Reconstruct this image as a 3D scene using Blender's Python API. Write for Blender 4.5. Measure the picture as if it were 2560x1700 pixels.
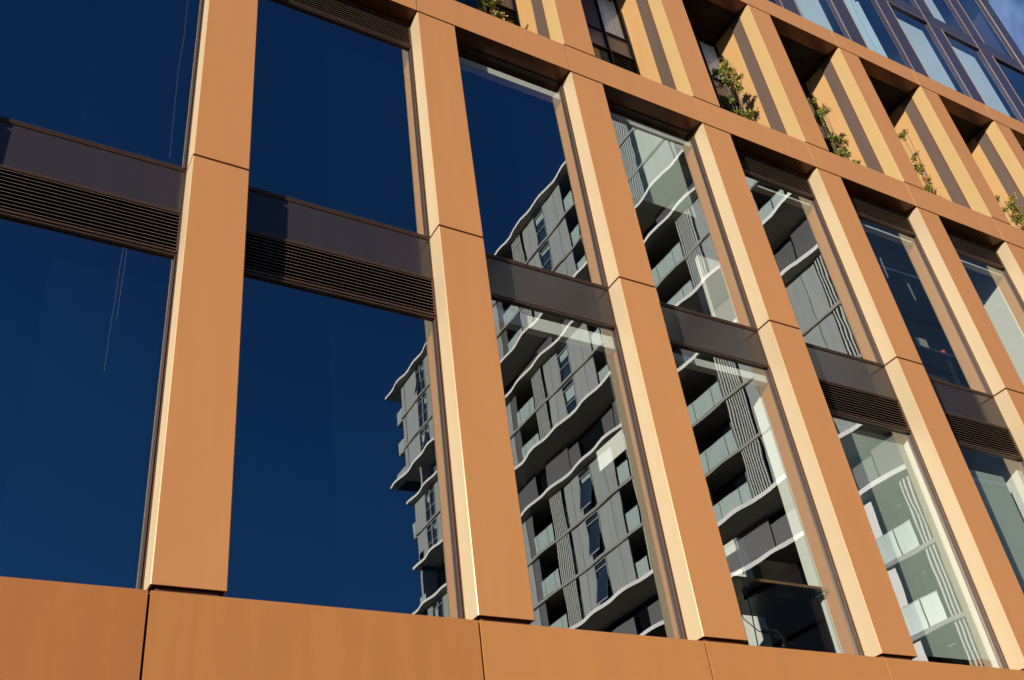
import bpy, math, random
from mathutils import Matrix, Vector
R = random.Random(7)
scene = bpy.context.scene
for o in list(bpy.data.objects):
    bpy.data.objects.remove(o)

# ------------------------------------------------------------------ camera
cam_d = bpy.data.cameras.new("camera")
cam_d.sensor_width = 36.0
cam_d.lens = 2516.6 / 2560 * 36.0
cam_d.clip_end = 3000.0
cam = bpy.data.objects.new("camera", cam_d)
scene.collection.objects.link(cam)
M = Matrix(((0.8664, -0.4854, -0.1169), (0.2075, 0.5630, -0.8000), (0.4541, 0.6689, 0.5885)))
cx, cy, cz = M[0].normalized(), M[1].normalized(), M[2].normalized()
cam.matrix_world = Matrix(((cx[0], -cy[0], -cz[0], -1.6338), (cx[1], -cy[1], -cz[1], -7.0224),
                           (cx[2], -cy[2], -cz[2], 1.5983), (0, 0, 0, 1)))
scene.camera = cam

# ------------------------------------------------------------------ light
SUN_SRC = Vector((-2.0, -1.0, 0.40)).normalized()
SUN_EL = math.asin(SUN_SRC.z)
SUN_ROT = math.atan2(SUN_SRC.x, SUN_SRC.y) % (2 * math.pi)
CLOUD_OFF = 23.0
world = bpy.data.worlds.new("World")
scene.world = world
world.use_nodes = True
wn = world.node_tree
wn.nodes.clear()
w_out = wn.nodes.new("ShaderNodeOutputWorld")
w_bg = wn.nodes.new("ShaderNodeBackground")
w_bg.inputs["Strength"].default_value = 0.085
w_sky = wn.nodes.new("ShaderNodeTexSky")
w_sky.sky_type = 'NISHITA'
w_sky.sun_disc = False
w_sky.sun_elevation = SUN_EL
w_sky.sun_rotation = SUN_ROT
w_sky.air_density = 1.0
w_sky.dust_density = 0.3
w_sky.ozone_density = 8.0
# thin high cloud: stretched noise over the whole sky, thinning out here and there
w_tc = wn.nodes.new("ShaderNodeTexCoord")
w_map = wn.nodes.new("ShaderNodeMapping")
w_map.inputs["Location"].default_value = (CLOUD_OFF, 0.0, 0.0)
w_map.inputs["Scale"].default_value = (1.0, 1.0, 1.6)
w_big = wn.nodes.new("ShaderNodeTexNoise")
w_big.inputs["Scale"].default_value = 1.1
w_big.inputs["Detail"].default_value = 1.0
w_fine = wn.nodes.new("ShaderNodeTexNoise")
w_fine.inputs["Scale"].default_value = 9.0
w_fine.inputs["Detail"].default_value = 7.0
w_fine.inputs["Distortion"].default_value = 0.6
w_r1 = wn.nodes.new("ShaderNodeMapRange")
w_r1.inputs["From Min"].default_value = 0.50
w_r1.inputs["From Max"].default_value = 0.68
w_r2 = wn.nodes.new("ShaderNodeMapRange")
w_r2.inputs["From Min"].default_value = 0.36
w_r2.inputs["From Max"].default_value = 0.64
w_r2.inputs["To Min"].default_value = 0.12
w_r2.inputs["To Max"].default_value = 0.95
w_mul = wn.nodes.new("ShaderNodeMath")
w_mul.operation = 'MULTIPLY'
w_mix = wn.nodes.new("ShaderNodeMix")
w_mix.data_type = 'RGBA'
wn.links.new(w_tc.outputs["Generated"], w_map.inputs["Vector"])
wn.links.new(w_map.outputs[0], w_big.inputs["Vector"])
wn.links.new(w_map.outputs[0], w_fine.inputs["Vector"])
wn.links.new(w_big.outputs["Fac"], w_r1.inputs["Value"])
wn.links.new(w_fine.outputs["Fac"], w_r2.inputs["Value"])
wn.links.new(w_r1.outputs[0], w_mul.inputs[0])
wn.links.new(w_r2.outputs[0], w_mul.inputs[1])
wn.links.new(w_mul.outputs[0], w_mix.inputs["Factor"])
wn.links.new(w_sky.outputs[0], w_mix.inputs["A"])
w_mix.inputs["B"].default_value = (2.3, 3.1, 4.9, 1.0)
wn.links.new(w_mix.outputs["Result"], w_bg.inputs[0])
wn.links.new(w_bg.outputs[0], w_out.inputs[0])

sun_d = bpy.data.lights.new("sun", 'SUN')
sun_d.energy = 5.0
sun_d.angle = math.radians(0.5)
sun_d.color = (1.0, 0.90, 0.76)
sun = bpy.data.objects.new("sun", sun_d)
scene.collection.objects.link(sun)
sun.rotation_euler = SUN_SRC.to_track_quat('Z', 'Y').to_euler()
sun.location = (-60, -40, 40)

scene.view_settings.view_transform = 'Standard'
scene.view_settings.look = 'None'
scene.view_settings.gamma = 1.0
scene.view_settings.use_curve_mapping = False
scene.view_settings.exposure = 0.73
scene.render.engine = 'CYCLES'
scene.cycles.use_denoising = True
scene.cycles.max_bounces = 10
scene.cycles.glossy_bounces = 6
scene.cycles.transparent_max_bounces = 12

# ------------------------------------------------------------------ materials
def nodes(name):
    m = bpy.data.materials.new(name)
    m.use_nodes = True
    nt = m.node_tree
    return m, nt, nt.nodes["Principled BSDF"]

def setc(inp, c):
    inp.default_value = (c[0], c[1], c[2], 1.0)

def paint(name, col, rough=0.45, metal=0.0, spec=0.5, vary=0.06, scale=0.7, stretch=(1, 1, 0.12), bump=0.0, bscale=90, coat=0.0, coat_ior=1.5, coat_rough=0.25):
    """painted or plain surface: colour varied by a stretched noise, fine grain in roughness"""
    m, nt, b = nodes(name)
    tc = nt.nodes.new("ShaderNodeTexCoord")
    geo = nt.nodes.new("ShaderNodeNewGeometry")
    mp = nt.nodes.new("ShaderNodeMapping")
    mp.inputs["Scale"].default_value = stretch
    nt.links.new(geo.outputs["Position"], mp.inputs["Vector"])
    n = nt.nodes.new("ShaderNodeTexNoise")
    n.inputs["Scale"].default_value = scale * 6
    n.inputs["Detail"].default_value = 6
    n.inputs["Roughness"].default_value = 0.6
    nt.links.new(mp.outputs[0], n.inputs["Vector"])
    oi = nt.nodes.new("ShaderNodeObjectInfo")
    ramp = nt.nodes.new("ShaderNodeMapRange")
    ramp.inputs["From Min"].default_value = 0.3
    ramp.inputs["From Max"].default_value = 0.7
    ramp.inputs["To Min"].default_value = 1 - vary
    ramp.inputs["To Max"].default_value = 1 + vary
    nt.links.new(n.outputs["Fac"], ramp.inputs["Value"])
    rnd = nt.nodes.new("ShaderNodeMapRange")
    rnd.inputs["To Min"].default_value = 1 - vary * 0.6
    rnd.inputs["To Max"].default_value = 1 + vary * 0.6
    nt.links.new(oi.outputs["Random"], rnd.inputs["Value"])
    mul = nt.nodes.new("ShaderNodeMath"); mul.operation = 'MULTIPLY'
    nt.links.new(ramp.outputs[0], mul.inputs[0])
    nt.links.new(rnd.outputs[0], mul.inputs[1])
    vm = nt.nodes.new("ShaderNodeVectorMath"); vm.operation = 'SCALE'
    vm.inputs[0].default_value = col
    nt.links.new(mul.outputs[0], vm.inputs["Scale"])
    nt.links.new(vm.outputs[0], b.inputs["Base Color"])
    rr = nt.nodes.new("ShaderNodeMapRange")
    rr.inputs["To Min"].default_value = max(0.02, rough - 0.06)
    rr.inputs["To Max"].default_value = rough + 0.06
    nt.links.new(n.outputs["Fac"], rr.inputs["Value"])
    nt.links.new(rr.outputs[0], b.inputs["Roughness"])
    b.inputs["Metallic"].default_value = metal
    b.inputs["Specular IOR Level"].default_value = spec
    if coat:
        b.inputs["Coat Weight"].default_value = coat
        b.inputs["Coat Roughness"].default_value = coat_rough
        b.inputs["Coat IOR"].default_value = coat_ior
    if bump:
        n2 = nt.nodes.new("ShaderNodeTexNoise")
        n2.inputs["Scale"].default_value = bscale
        n2.inputs["Detail"].default_value = 3
        nt.links.new(geo.outputs["Position"], n2.inputs["Vector"])
        bp = nt.nodes.new("ShaderNodeBump")
        bp.inputs["Distance"].default_value = bump
        nt.links.new(n2.outputs["Fac"], bp.inputs["Height"])
        nt.links.new(bp.outputs[0], b.inputs["Normal"])
    return m

def glass(name, tint, ior, refl=(0.92, 0.97, 1.0), wave=0.0012, wscale=1.3, boost=0.0):
    """coated facade glass: a sharp reflection over a tinted see-through sheet"""
    m = bpy.data.materials.new(name)
    m.use_nodes = True
    nt = m.node_tree
    nt.nodes.clear()
    out = nt.nodes.new("ShaderNodeOutputMaterial")
    mix = nt.nodes.new("ShaderNodeMixShader")
    tr = nt.nodes.new("ShaderNodeBsdfTransparent"); setc(tr.inputs[0], tint)
    gl = nt.nodes.new("ShaderNodeBsdfGlossy"); setc(gl.inputs[0], refl)
    gl.inputs["Roughness"].default_value = 0.0
    # Schlick reflectance, the same from both sides of the sheet
    r0 = ((ior - 1) / (ior + 1)) ** 2 + boost
    lw = nt.nodes.new("ShaderNodeLayerWeight"); lw.inputs[0].default_value = 0.5
    pw = nt.nodes.new("ShaderNodeMath"); pw.operation = 'POWER'; pw.inputs[1].default_value = 4.0
    nt.links.new(lw.outputs["Facing"], pw.inputs[0])
    ad = nt.nodes.new("ShaderNodeMath"); ad.operation = 'MULTIPLY_ADD'; ad.use_clamp = True
    ad.inputs[1].default_value = 1 - r0; ad.inputs[2].default_value = r0
    nt.links.new(pw.outputs[0], ad.inputs[0])
    geo = nt.nodes.new("ShaderNodeNewGeometry")
    n = nt.nodes.new("ShaderNodeTexNoise")
    n.inputs["Scale"].default_value = wscale
    n.inputs["Detail"].default_value = 1.0
    oi = nt.nodes.new("ShaderNodeObjectInfo")
    ofs = nt.nodes.new("ShaderNodeVectorMath"); ofs.operation = 'MULTIPLY_ADD'
    ofs.inputs[1].default_value = (37.0, 0.0, 53.0)
    nt.links.new(oi.outputs["Random"], ofs.inputs[0])
    nt.links.new(geo.outputs["Position"], ofs.inputs[2])
    nt.links.new(ofs.outputs[0], n.inputs["Vector"])
    n.inputs["Detail"].default_value = 1.2
    bp = nt.nodes.new("ShaderNodeBump")
    bp.inputs["Distance"].default_value = wave
    nt.links.new(n.outputs["Fac"], bp.inputs["Height"])
    nt.links.new(bp.outputs[0], gl.inputs["Normal"])
    nt.links.new(ad.outputs[0], mix.inputs[0])
    nt.links.new(tr.outputs[0], mix.inputs[1])
    nt.links.new(gl.outputs[0], mix.inputs[2])
    nt.links.new(mix.outputs[0], out.inputs[0])
    return m

MT = {}
MT['copper'] = paint("copper_paint", (0.54, 0.235, 0.079), rough=0.42, metal=0.2, vary=0.035, bump=0.00008, bscale=240)
MT['sun_side'] = paint("sun_side_copper", (0.325, 0.225, 0.098), rough=0.6, metal=0.0, spec=0.25, vary=0.03, bump=0.00008, bscale=240)  # yellower than the copper front: look of full sun put into the colour
MT['bounce_side'] = paint('glass_bounce_side', (0.315, 0.245, 0.150), rough=0.6, spec=0.25, vary=0.03, bump=0.00008, bscale=240)  # creamier still: sun bounced off the glass is put into the colour
MT['joint'] = paint("joint_red_brown", (0.10, 0.030, 0.012), rough=0.7)
MT['bronze'] = paint("bronze_frame", (0.12, 0.066, 0.045), rough=0.38, metal=0.5)
MT['dark_metal'] = paint("dark_bronze_gasket", (0.018, 0.013, 0.011), rough=0.5)
MT['void'] = paint("black_void", (0.004, 0.004, 0.004), rough=0.9, spec=0.0)
MT['spandrel'] = paint("spandrel_glass_back", (0.030, 0.023, 0.024), rough=0.16, spec=0.6, vary=0.05, bump=0.00006, bscale=400)
MT['under'] = paint('beam_underside_shade', (0.085, 0.028, 0.010), rough=0.3, metal=0.5, vary=0.05)  # beam copper darkened: shade on the underside is put into the colour
MT['soffit'] = paint('loggia_soffit_shade', (0.012, 0.005, 0.003), rough=0.6, spec=0.15, vary=0.08)  # near-black: shade under the loggia roof is put into the colour
MT['base_vignette_deep'] = paint('base_panel_deep_vignette', (0.43, 0.155, 0.040), rough=0.42, metal=0.2, vary=0.06, bump=0.00008, bscale=240)  # vignette darkening at the left end is put into this colour
MT['base_vignette_mid'] = paint('base_panel_mid_vignette', (0.47, 0.185, 0.049), rough=0.42, metal=0.2, vary=0.06, bump=0.00008, bscale=240)  # weaker step of the vignette darkening, also put into the colour
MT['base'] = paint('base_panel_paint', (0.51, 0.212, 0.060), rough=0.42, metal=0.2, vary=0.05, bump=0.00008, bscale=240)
MT['loggia_spandrel'] = paint('loggia_spandrel_sky_tint', (0.10, 0.085, 0.115), rough=0.25, spec=0.7, vary=0.05)  # lightened: sky reflected in the panels is put into the colour
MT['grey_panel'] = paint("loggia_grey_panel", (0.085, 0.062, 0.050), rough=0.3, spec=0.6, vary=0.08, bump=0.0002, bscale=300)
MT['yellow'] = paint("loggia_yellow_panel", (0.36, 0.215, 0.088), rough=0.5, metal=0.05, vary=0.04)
MT['slat'] = paint("louvre_slat", (0.30, 0.21, 0.155), rough=0.4, metal=0.4)
MT['blind_pale'] = paint("pale_blind_cloth", (0.42, 0.46, 0.41), rough=1.0, spec=0.1, vary=0.02)
MT['blind_dark'] = paint("charcoal_blind_cloth", (0.0015, 0.004, 0.010), rough=1.0, spec=0.0, vary=0.05)
MT['white_in'] = paint("white_interior", (0.70, 0.68, 0.65), rough=0.8, vary=0.02)
MT['ceiling'] = paint("interior_ceiling", (0.05, 0.052, 0.055), rough=0.9)
MT['in_dark'] = paint("interior_dark", (0.012, 0.016, 0.024), rough=0.9, spec=0.05)
MT['jamb'] = paint('jamb_brown', (0.30, 0.085, 0.025), rough=0.8, spec=0.05)
MT['wood'] = paint("timber", (0.26, 0.13, 0.05), rough=0.5, vary=0.25, stretch=(0.2, 1, 1), scale=3)
MT['black'] = paint("black_plastic", (0.008, 0.008, 0.009), rough=0.35)
MT['steel'] = paint("steel", (0.45, 0.45, 0.44), rough=0.3, metal=0.9)
MT['curtain'] = paint("curtain_cloth", (0.80, 0.86, 0.90), rough=0.9, vary=0.03)
MT['tblind'] = paint("tower_blind_cloth", (0.60, 0.64, 0.63), rough=0.9, vary=0.03)
MT['tblind2'] = paint('tower_curtain_cloth', (0.34, 0.40, 0.42), rough=1.0, vary=0.05, spec=0.0)
MT['tband'] = paint("tower_purple_band", (0.055, 0.046, 0.072), rough=0.3, metal=0.3, vary=0.05)
MT['tline'] = paint("tower_gold_line", (0.50, 0.34, 0.24), rough=0.4, metal=0.5)
MT['pane'] = glass("window_glass", (0.84, 0.90, 0.87), 1.95, wave=0.00062, wscale=1.5, boost=0.17)
MT['loggia_pane'] = glass("loggia_glass", (0.94, 0.96, 0.98), 1.5, wave=0.0004)
MT['tpane'] = glass("tower_glass", (0.80, 0.90, 0.95), 1.9, refl=(0.7, 0.9, 1.0), wave=0.0004)
MT['a_wall'] = paint("apartment_grey_panel", (0.29, 0.315, 0.305), rough=0.6, vary=0.12)
MT['a_slab'] = paint("apartment_white_slab", (0.85, 0.83, 0.80), rough=0.7, vary=0.03)
MT['a_thin'] = paint("apartment_grey_slab", (0.30, 0.29, 0.27), rough=0.7, vary=0.05)
MT['a_soff'] = paint("apartment_slab_soffit", (0.30, 0.27, 0.20), rough=0.8)
MT['a_dark'] = paint("apartment_dark_recess", (0.005, 0.007, 0.010), rough=1.0, spec=0.0)
MT['a_mid'] = paint("apartment_charcoal_panel", (0.055, 0.057, 0.062), rough=0.5, vary=0.1)
MT['a_rail'] = paint("apartment_balustrade_glass", (0.42, 0.52, 0.48), rough=0.25, spec=0.6, vary=0.06)
MT['a_win'] = paint("apartment_window_glass", (0.020, 0.036, 0.060), rough=0.12, spec=0.8, vary=0.25, scale=0.3)
MT['a_frame'] = paint("apartment_window_frame", (0.34, 0.35, 0.35), rough=0.5)
MT['a_slat'] = paint("apartment_screen_slat", (0.48, 0.50, 0.46), rough=0.6)
MT['stem'] = paint("plant_stem", (0.10, 0.07, 0.04), rough=0.8)
MT['planter'] = paint("planter_metal", (0.06, 0.045, 0.04), rough=0.5)
MT['soil'] = paint("soil", (0.04, 0.028, 0.02), rough=1.0)
MT['paving'] = paint("pavement_stone", (0.17, 0.16, 0.15), rough=0.85, vary=0.12, stretch=(1, 1, 1), bump=0.002, bscale=60)
MT['asphalt'] = paint("asphalt", (0.05, 0.05, 0.052), rough=0.9, vary=0.2, stretch=(1, 1, 1), bump=0.003, bscale=80)
MT['stain'] = paint("dried_drip", (0.13, 0.15, 0.17), rough=0.9)
MT['red'] = paint("red_plastic", (0.5, 0.02, 0.03), rough=0.5)

def leaf_mat():
    m, nt, b = nodes("leaf")
    at = nt.nodes.new("ShaderNodeAttribute"); at.attribute_name = "leafcol"
    cr = nt.nodes.new("ShaderNodeValToRGB")
    e = cr.color_ramp.elements
    e[0].position = 0.0; e[0].color = (0.030, 0.055, 0.012, 1)
    e[1].position = 1.0; e[1].color = (0.42, 0.12, 0.03, 1)
    x = cr.color_ramp.elements.new(0.40); x.color = (0.11, 0.15, 0.022, 1)
    x = cr.color_ramp.elements.new(0.65); x.color = (0.30, 0.29, 0.045, 1)
    x = cr.color_ramp.elements.new(0.9); x.color = (0.40, 0.30, 0.06, 1)
    nt.links.new(at.outputs["Fac"], cr.inputs[0])
    nt.links.new(cr.outputs[0], b.inputs["Base Color"])
    b.inputs["Roughness"].default_value = 0.45
    tl = nt.nodes.new("ShaderNodeBsdfTranslucent")
    nt.links.new(cr.outputs[0], tl.inputs[0])
    mx = nt.nodes.new("ShaderNodeMixShader"); mx.inputs[0].default_value = 0.3
    nt.links.new(b.outputs[0], mx.inputs[1]); nt.links.new(tl.outputs[0], mx.inputs[2])
    nt.links.new(mx.outputs[0], nt.nodes["Material Output"].inputs[0])
    return m
MT['leaf'] = leaf_mat()

# ------------------------------------------------------------------ helpers
class MB:
    def __init__(s):
        s.v = []; s.f = []; s.m = []; s.mats = []; s.smooth = []
    def mi(s, mat):
        if mat not in s.mats: s.mats.append(mat)
        return s.mats.index(mat)
    def face(s, pts, mat, smooth=False):
        i = len(s.v); s.v += [tuple(p) for p in pts]
        s.f.append(tuple(range(i, i + len(pts)))); s.m.append(s.mi(mat)); s.smooth.append(smooth)
    def box(s, x0, x1, y0, y1, z0, z1, mat, left=None, bottom=None):
        i = len(s.v)
        s.v += [(x0, y0, z0), (x1, y0, z0), (x1, y1, z0), (x0, y1, z0), (x0, y0, z1), (x1, y0, z1), (x1, y1, z1), (x0, y1, z1)]
        for k, q in enumerate(((0, 3, 2, 1), (4, 5, 6, 7), (0, 1, 5, 4), (1, 2, 6, 5), (2, 3, 7, 6), (3, 0, 4, 7))):
            s.f.append(tuple(i + a for a in q))
            s.m.append(s.mi(left if (k == 5 and left) else bottom if (k == 0 and bottom) else mat)); s.smooth.append(False)
        return s
    def prism(s, poly, z0, z1, mats):
        """poly: xy points counter-clockwise; mats: one material per side; caps use mats[0]"""
        n = len(poly); i = len(s.v)
        s.v += [(p[0], p[1], z0) for p in poly] + [(p[0], p[1], z1) for p in poly]
        for k in range(n):
            a, b = k, (k + 1) % n
            s.f.append((i + a, i + b, i + n + b, i + n + a)); s.m.append(s.mi(mats[k])); s.smooth.append(False)
        s.f.append(tuple(i + n + k for k in range(n))); s.m.append(s.mi(mats[0])); s.smooth.append(False)
        s.f.append(tuple(i + k for k in reversed(range(n)))); s.m.append(s.mi(mats[0])); s.smooth.append(False)
        return s
    def tube(s, pts, r, mat, n=6):
        pts = [Vector(p) for p in pts]
        i0 = len(s.v)
        for k, p in enumerate(pts):
            d = (pts[min(k + 1, len(pts) - 1)] - pts[max(k - 1, 0)]).normalized()
            a = d.cross(Vector((0.3, 0.9, 0.1))).normalized(); b = d.cross(a)
            rr = r[k] if isinstance(r, (list, tuple)) else r
            for j in range(n):
                t = 2 * math.pi * j / n
                s.v.append(tuple(p + a * math.cos(t) * rr + b * math.sin(t) * rr))
        for k in range(len(pts) - 1):
            for j in range(n):
                q = (i0 + k * n + j, i0 + k * n + (j + 1) % n, i0 + (k + 1) * n + (j + 1) % n, i0 + (k + 1) * n + j)
                s.f.append(q); s.m.append(s.mi(mat)); s.smooth.append(True)
        return s

ORG = {}
def put(name, mb, parent=None, org=None, **props):
    """link a mesh whose vertices are in place (world) as one object with its own origin"""
    if org is None:
        xs = [v[0] for v in mb.v]; ys = [v[1] for v in mb.v]; zs = [v[2] for v in mb.v]
        org = ((min(xs) + max(xs)) / 2, (min(ys) + max(ys)) / 2, min(zs))
    me = bpy.data.meshes.new(name)
    me.from_pydata([(v[0] - org[0], v[1] - org[1], v[2] - org[2]) for v in mb.v], [], mb.f)
    for mt in mb.mats: me.materials.append(MT[mt])
    me.polygons.foreach_set("material_index", mb.m)
    me.polygons.foreach_set("use_smooth", mb.smooth)
    me.update()
    return link(name, me, parent, org, **props)

def link(name, data, parent, org, **props):
    o = bpy.data.objects.new(name, data)
    scene.collection.objects.link(o)
    ORG[o.name] = Vector(org)
    if parent:
        o.parent = parent
        o.location = Vector(org) - ORG[parent.name]
    else:
        o.location = org
    for k, v in props.items(): o[k] = v
    return o

def thing(name, label, category, org, group=None):
    o = link(name, None, None, org, label=label, category=category)
    if group: o['group'] = group
    return o

def piece(name, src, parent, org):
    """another object sharing the mesh of an alike piece"""
    return link(name, src.data, parent, org)

# ------------------------------------------------------------------ measures (metres)
Z0 = 4.73
ZJ, ZT, ZU, ZV, ZW = Z0 + 4.425, Z0 + 8.277, Z0 + 8.888, Z0 + 12.713, Z0 + 13.235
PW = 0.553; DEP = 0.27; GY = 0.262; LY = 1.0
X = {-2: -5.25, -1: -2.85, 0: -0.25}
for i in range(1, 10): X[i] = 2.4 * i
GAP = 0.030

# ------------------------------------------------------------------ ground
g = MB()
g.face([(-600, -600, -0.13), (600, -600, -0.13), (600, 600, -0.13), (-600, 600, -0.13)], 'asphalt')
put("road", g, kind="structure")
g = MB(); g.box(-60, 80, -7.6 - 4.0, -0.05 + 6, -0.126, 0.0, 'paving')
put("pavement", g, kind="structure")
g = MB(); g.box(-60, 80, -11.82, -11.6, -0.126, 0.004, 'a_wall')
put("kerb", g, kind="structure")

# ------------------------------------------------------------------ office building
B = thing("office_building", "copper clad office building with deep vertical piers, dark louvres and large windows", "building", (8.0, 3.0, 0.0))

def cladding(parent, x, z0, z1, w=PW, side='bounce_side'):
    c = 0.007; m = MB()
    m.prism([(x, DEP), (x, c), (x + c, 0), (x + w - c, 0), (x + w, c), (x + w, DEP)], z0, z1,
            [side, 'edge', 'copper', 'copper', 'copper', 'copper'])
    # caps coloured copper
    m.m[-1] = m.mi('copper'); m.m[-2] = m.mi('copper')
    return put("cladding_panel", m, parent)
MT['edge'] = paint("edge_highlight", (0.50, 0.33, 0.17), rough=0.3, metal=0.3, vary=0.02)  # pale left bevel: sun highlight put into the edge colour

for i in range(-2, 10):
    x = X[i]
    core = MB(); core.box(x + 0.014, x + PW - 0.014, 0.016, DEP + 0.02, Z0 + 0.0, ZV + 0.004, 'joint')
    core.box(x + 0.05, x + PW - 0.05, 0.05, DEP, Z0 - 0.07, Z0, 'joint')
    p = put("pier", core, B)
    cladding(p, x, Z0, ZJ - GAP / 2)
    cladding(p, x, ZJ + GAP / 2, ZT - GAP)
    cladding(p, x, ZU + 0.0, ZV - GAP, side='sun_side')
    # beam blocks: one panel per bay, joint on the pier's left edge
    if i < 9:
        x1 = X[i + 1]
        for (za, zb) in ((ZT, ZU - GAP), (ZV, ZW)):
            m = MB(); c = 0.006
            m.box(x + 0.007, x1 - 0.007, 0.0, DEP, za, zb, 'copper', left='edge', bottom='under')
            bp_ = put("beam_panel", m, B)
            s = MB(); s.box(x, x1, 0.02, DEP - 0.02, za + 0.02, zb - 0.02, 'joint')
            put("backing", s, bp_)
        # base band
        m = MB(); m.box(x + 0.010, x1 - 0.010, 0.0, 0.20, Z0 - 1.35, Z0 - 0.048, 'base_vignette_deep' if i < 0 else 'base_vignette_mid' if i == 0 else 'base')
        put("base_panel", m, B)
m = MB(); m.box(X[-2], X[9], 0.05, 0.19, Z0 - 1.34, Z0 - 0.06, 'void')
put("base_backing", m, B)

# ---- windows, spandrels, louvres of the lower tier
def frame_bars(x0, x1, z0, z1, t=0.030, y0=0.225, y1=0.262, inner=0.014):
    m = MB()
    for (a, b, c, d) in ((x0, x0 + t, z0, z1), (x1 - t, x1, z0, z1), (x0 + t, x1 - t, z0, z0 + t), (x0 + t, x1 - t, z1 - t, z1)):
        m.box(a, b, y0 + 0.02, y1 + 0.05, c, d, 'dark_metal')
    h = 0.010
    for (a, b, c, d) in ((x0 + 0.002, x0 + 0.002 + h, z0, z1), (x1 - 0.012, x1 - 0.002, z0, z1),
                         (x1 - t, x1 - t + h * .7, z0 + t, z1 - t), (x0 + t, x1 - t, z0 + 0.001, z0 + 0.001 + h), (x0 + t, x1 - t, z0 + t - h * .8, z0 + t), (x0 + t, x1 - t, z1 - t, z1 - t + h))[:5 if z1 > ZT - 0.1 else 6]:
        m.box(a, b, y0, y0 + 0.019, c, d, 'bronze')
    return m

def window(parent, x0, x1, z0, z1, name="window"):
    f = put(name, frame_bars(x0, x1, z0, z1), parent)
    g = MB(); t = 0.028
    dy, dz = R.uniform(-.0009, .0009), R.uniform(-.0009, .0009)
    g.face([(x0 + t, GY - dy - dz, z0 + t), (x1 - t, GY + dy - dz, z0 + t), (x1 - t, GY + dy + dz, z1 - t), (x0 + t, GY - dy + dz, z1 - t)], 'pane')
    put("pane", g, f)
    return f

slat_src = {}
def louvre(parent, x0, x1, z0, z1, n=11):
    m = frame_bars(x0, x1, z0, z1, t=0.022)
    m.box(x0, x1, 0.36, 0.37, z0, z1, 'void')
    L = put("louvre", m, parent)
    xa, xb = x0 + 0.024, x1 - 0.024
    key = round(xb - xa, 3)
    step = (z1 - z0 - 0.05) / n
    for k in range(n):
        z = z0 + 0.03 + (k + 0.5) * step
        if key not in slat_src:
            s = MB()
            s.box(xa, xb, 0.234, 0.238, z + 0.0042, z + 0.0075, 'slat')
            s.face([(xa, 0.238, z + 0.008), (xb, 0.238, z + 0.008), (xb, 0.32, z + 0.030), (xa, 0.32, z + 0.030)], 'void')
            s.face([(xa, 0.238, z + 0.001), (xa, 0.32, z + 0.023), (xb, 0.32, z + 0.023), (xb, 0.238, z + 0.001)], 'void')
            slat_src[key] = put("slat", s, L, org=((xa + xb) / 2, 0.24, z))
        else:
            piece("slat", slat_src[key], L, ((xa + xb) / 2, 0.24, z))
    return L

LOW_LOUVRE = {-1, 0, 1, 4, 5, 6, 8}
UP_LOUVRE = {-1, 0, 1, 4, 5, 6, 7, 9}
for i in range(-1, 10):
    xa, xb = X[i - 1] + PW, X[i]
    zb = Z0 - 0.045
    if i in LOW_LOUVRE:
        window(B, xa, xb, zb, Z0 + 3.325)
        louvre(B, xa, xb, Z0 + 3.327, Z0 + 3.845)
    else:
        window(B, xa, xb, zb, Z0 + 3.845)
    sp = MB(); sp.box(xa + 0.012, xb - 0.012, 0.245, 0.275, Z0 + 3.862, ZJ - 0.028, 'spandrel')
    S = put("spandrel_panel", sp, B)
    sf = MB()
    for (a, b, c, d) in ((xa, xb, Z0 + 3.847, Z0 + 3.858), (xa, xb, ZJ - 0.024, ZJ - 0.014), (xa, xa + 0.008, Z0 + 3.86, ZJ - 0.026), (xb - 0.008, xb, Z0 + 3.86, ZJ - 0.026)):
        sf.box(a, b, 0.232, 0.262, c, d, 'bronze')
    put("spandrel_trim", sf, S)
    if i in UP_LOUVRE:
        window(B, xa, xb, ZJ - 0.012, Z0 + 7.785)
        louvre(B, xa, xb, Z0 + 7.787, ZT - 0.002, n=10)
    else:
        window(B, xa, xb, ZJ - 0.012, ZT - 0.002)

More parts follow.
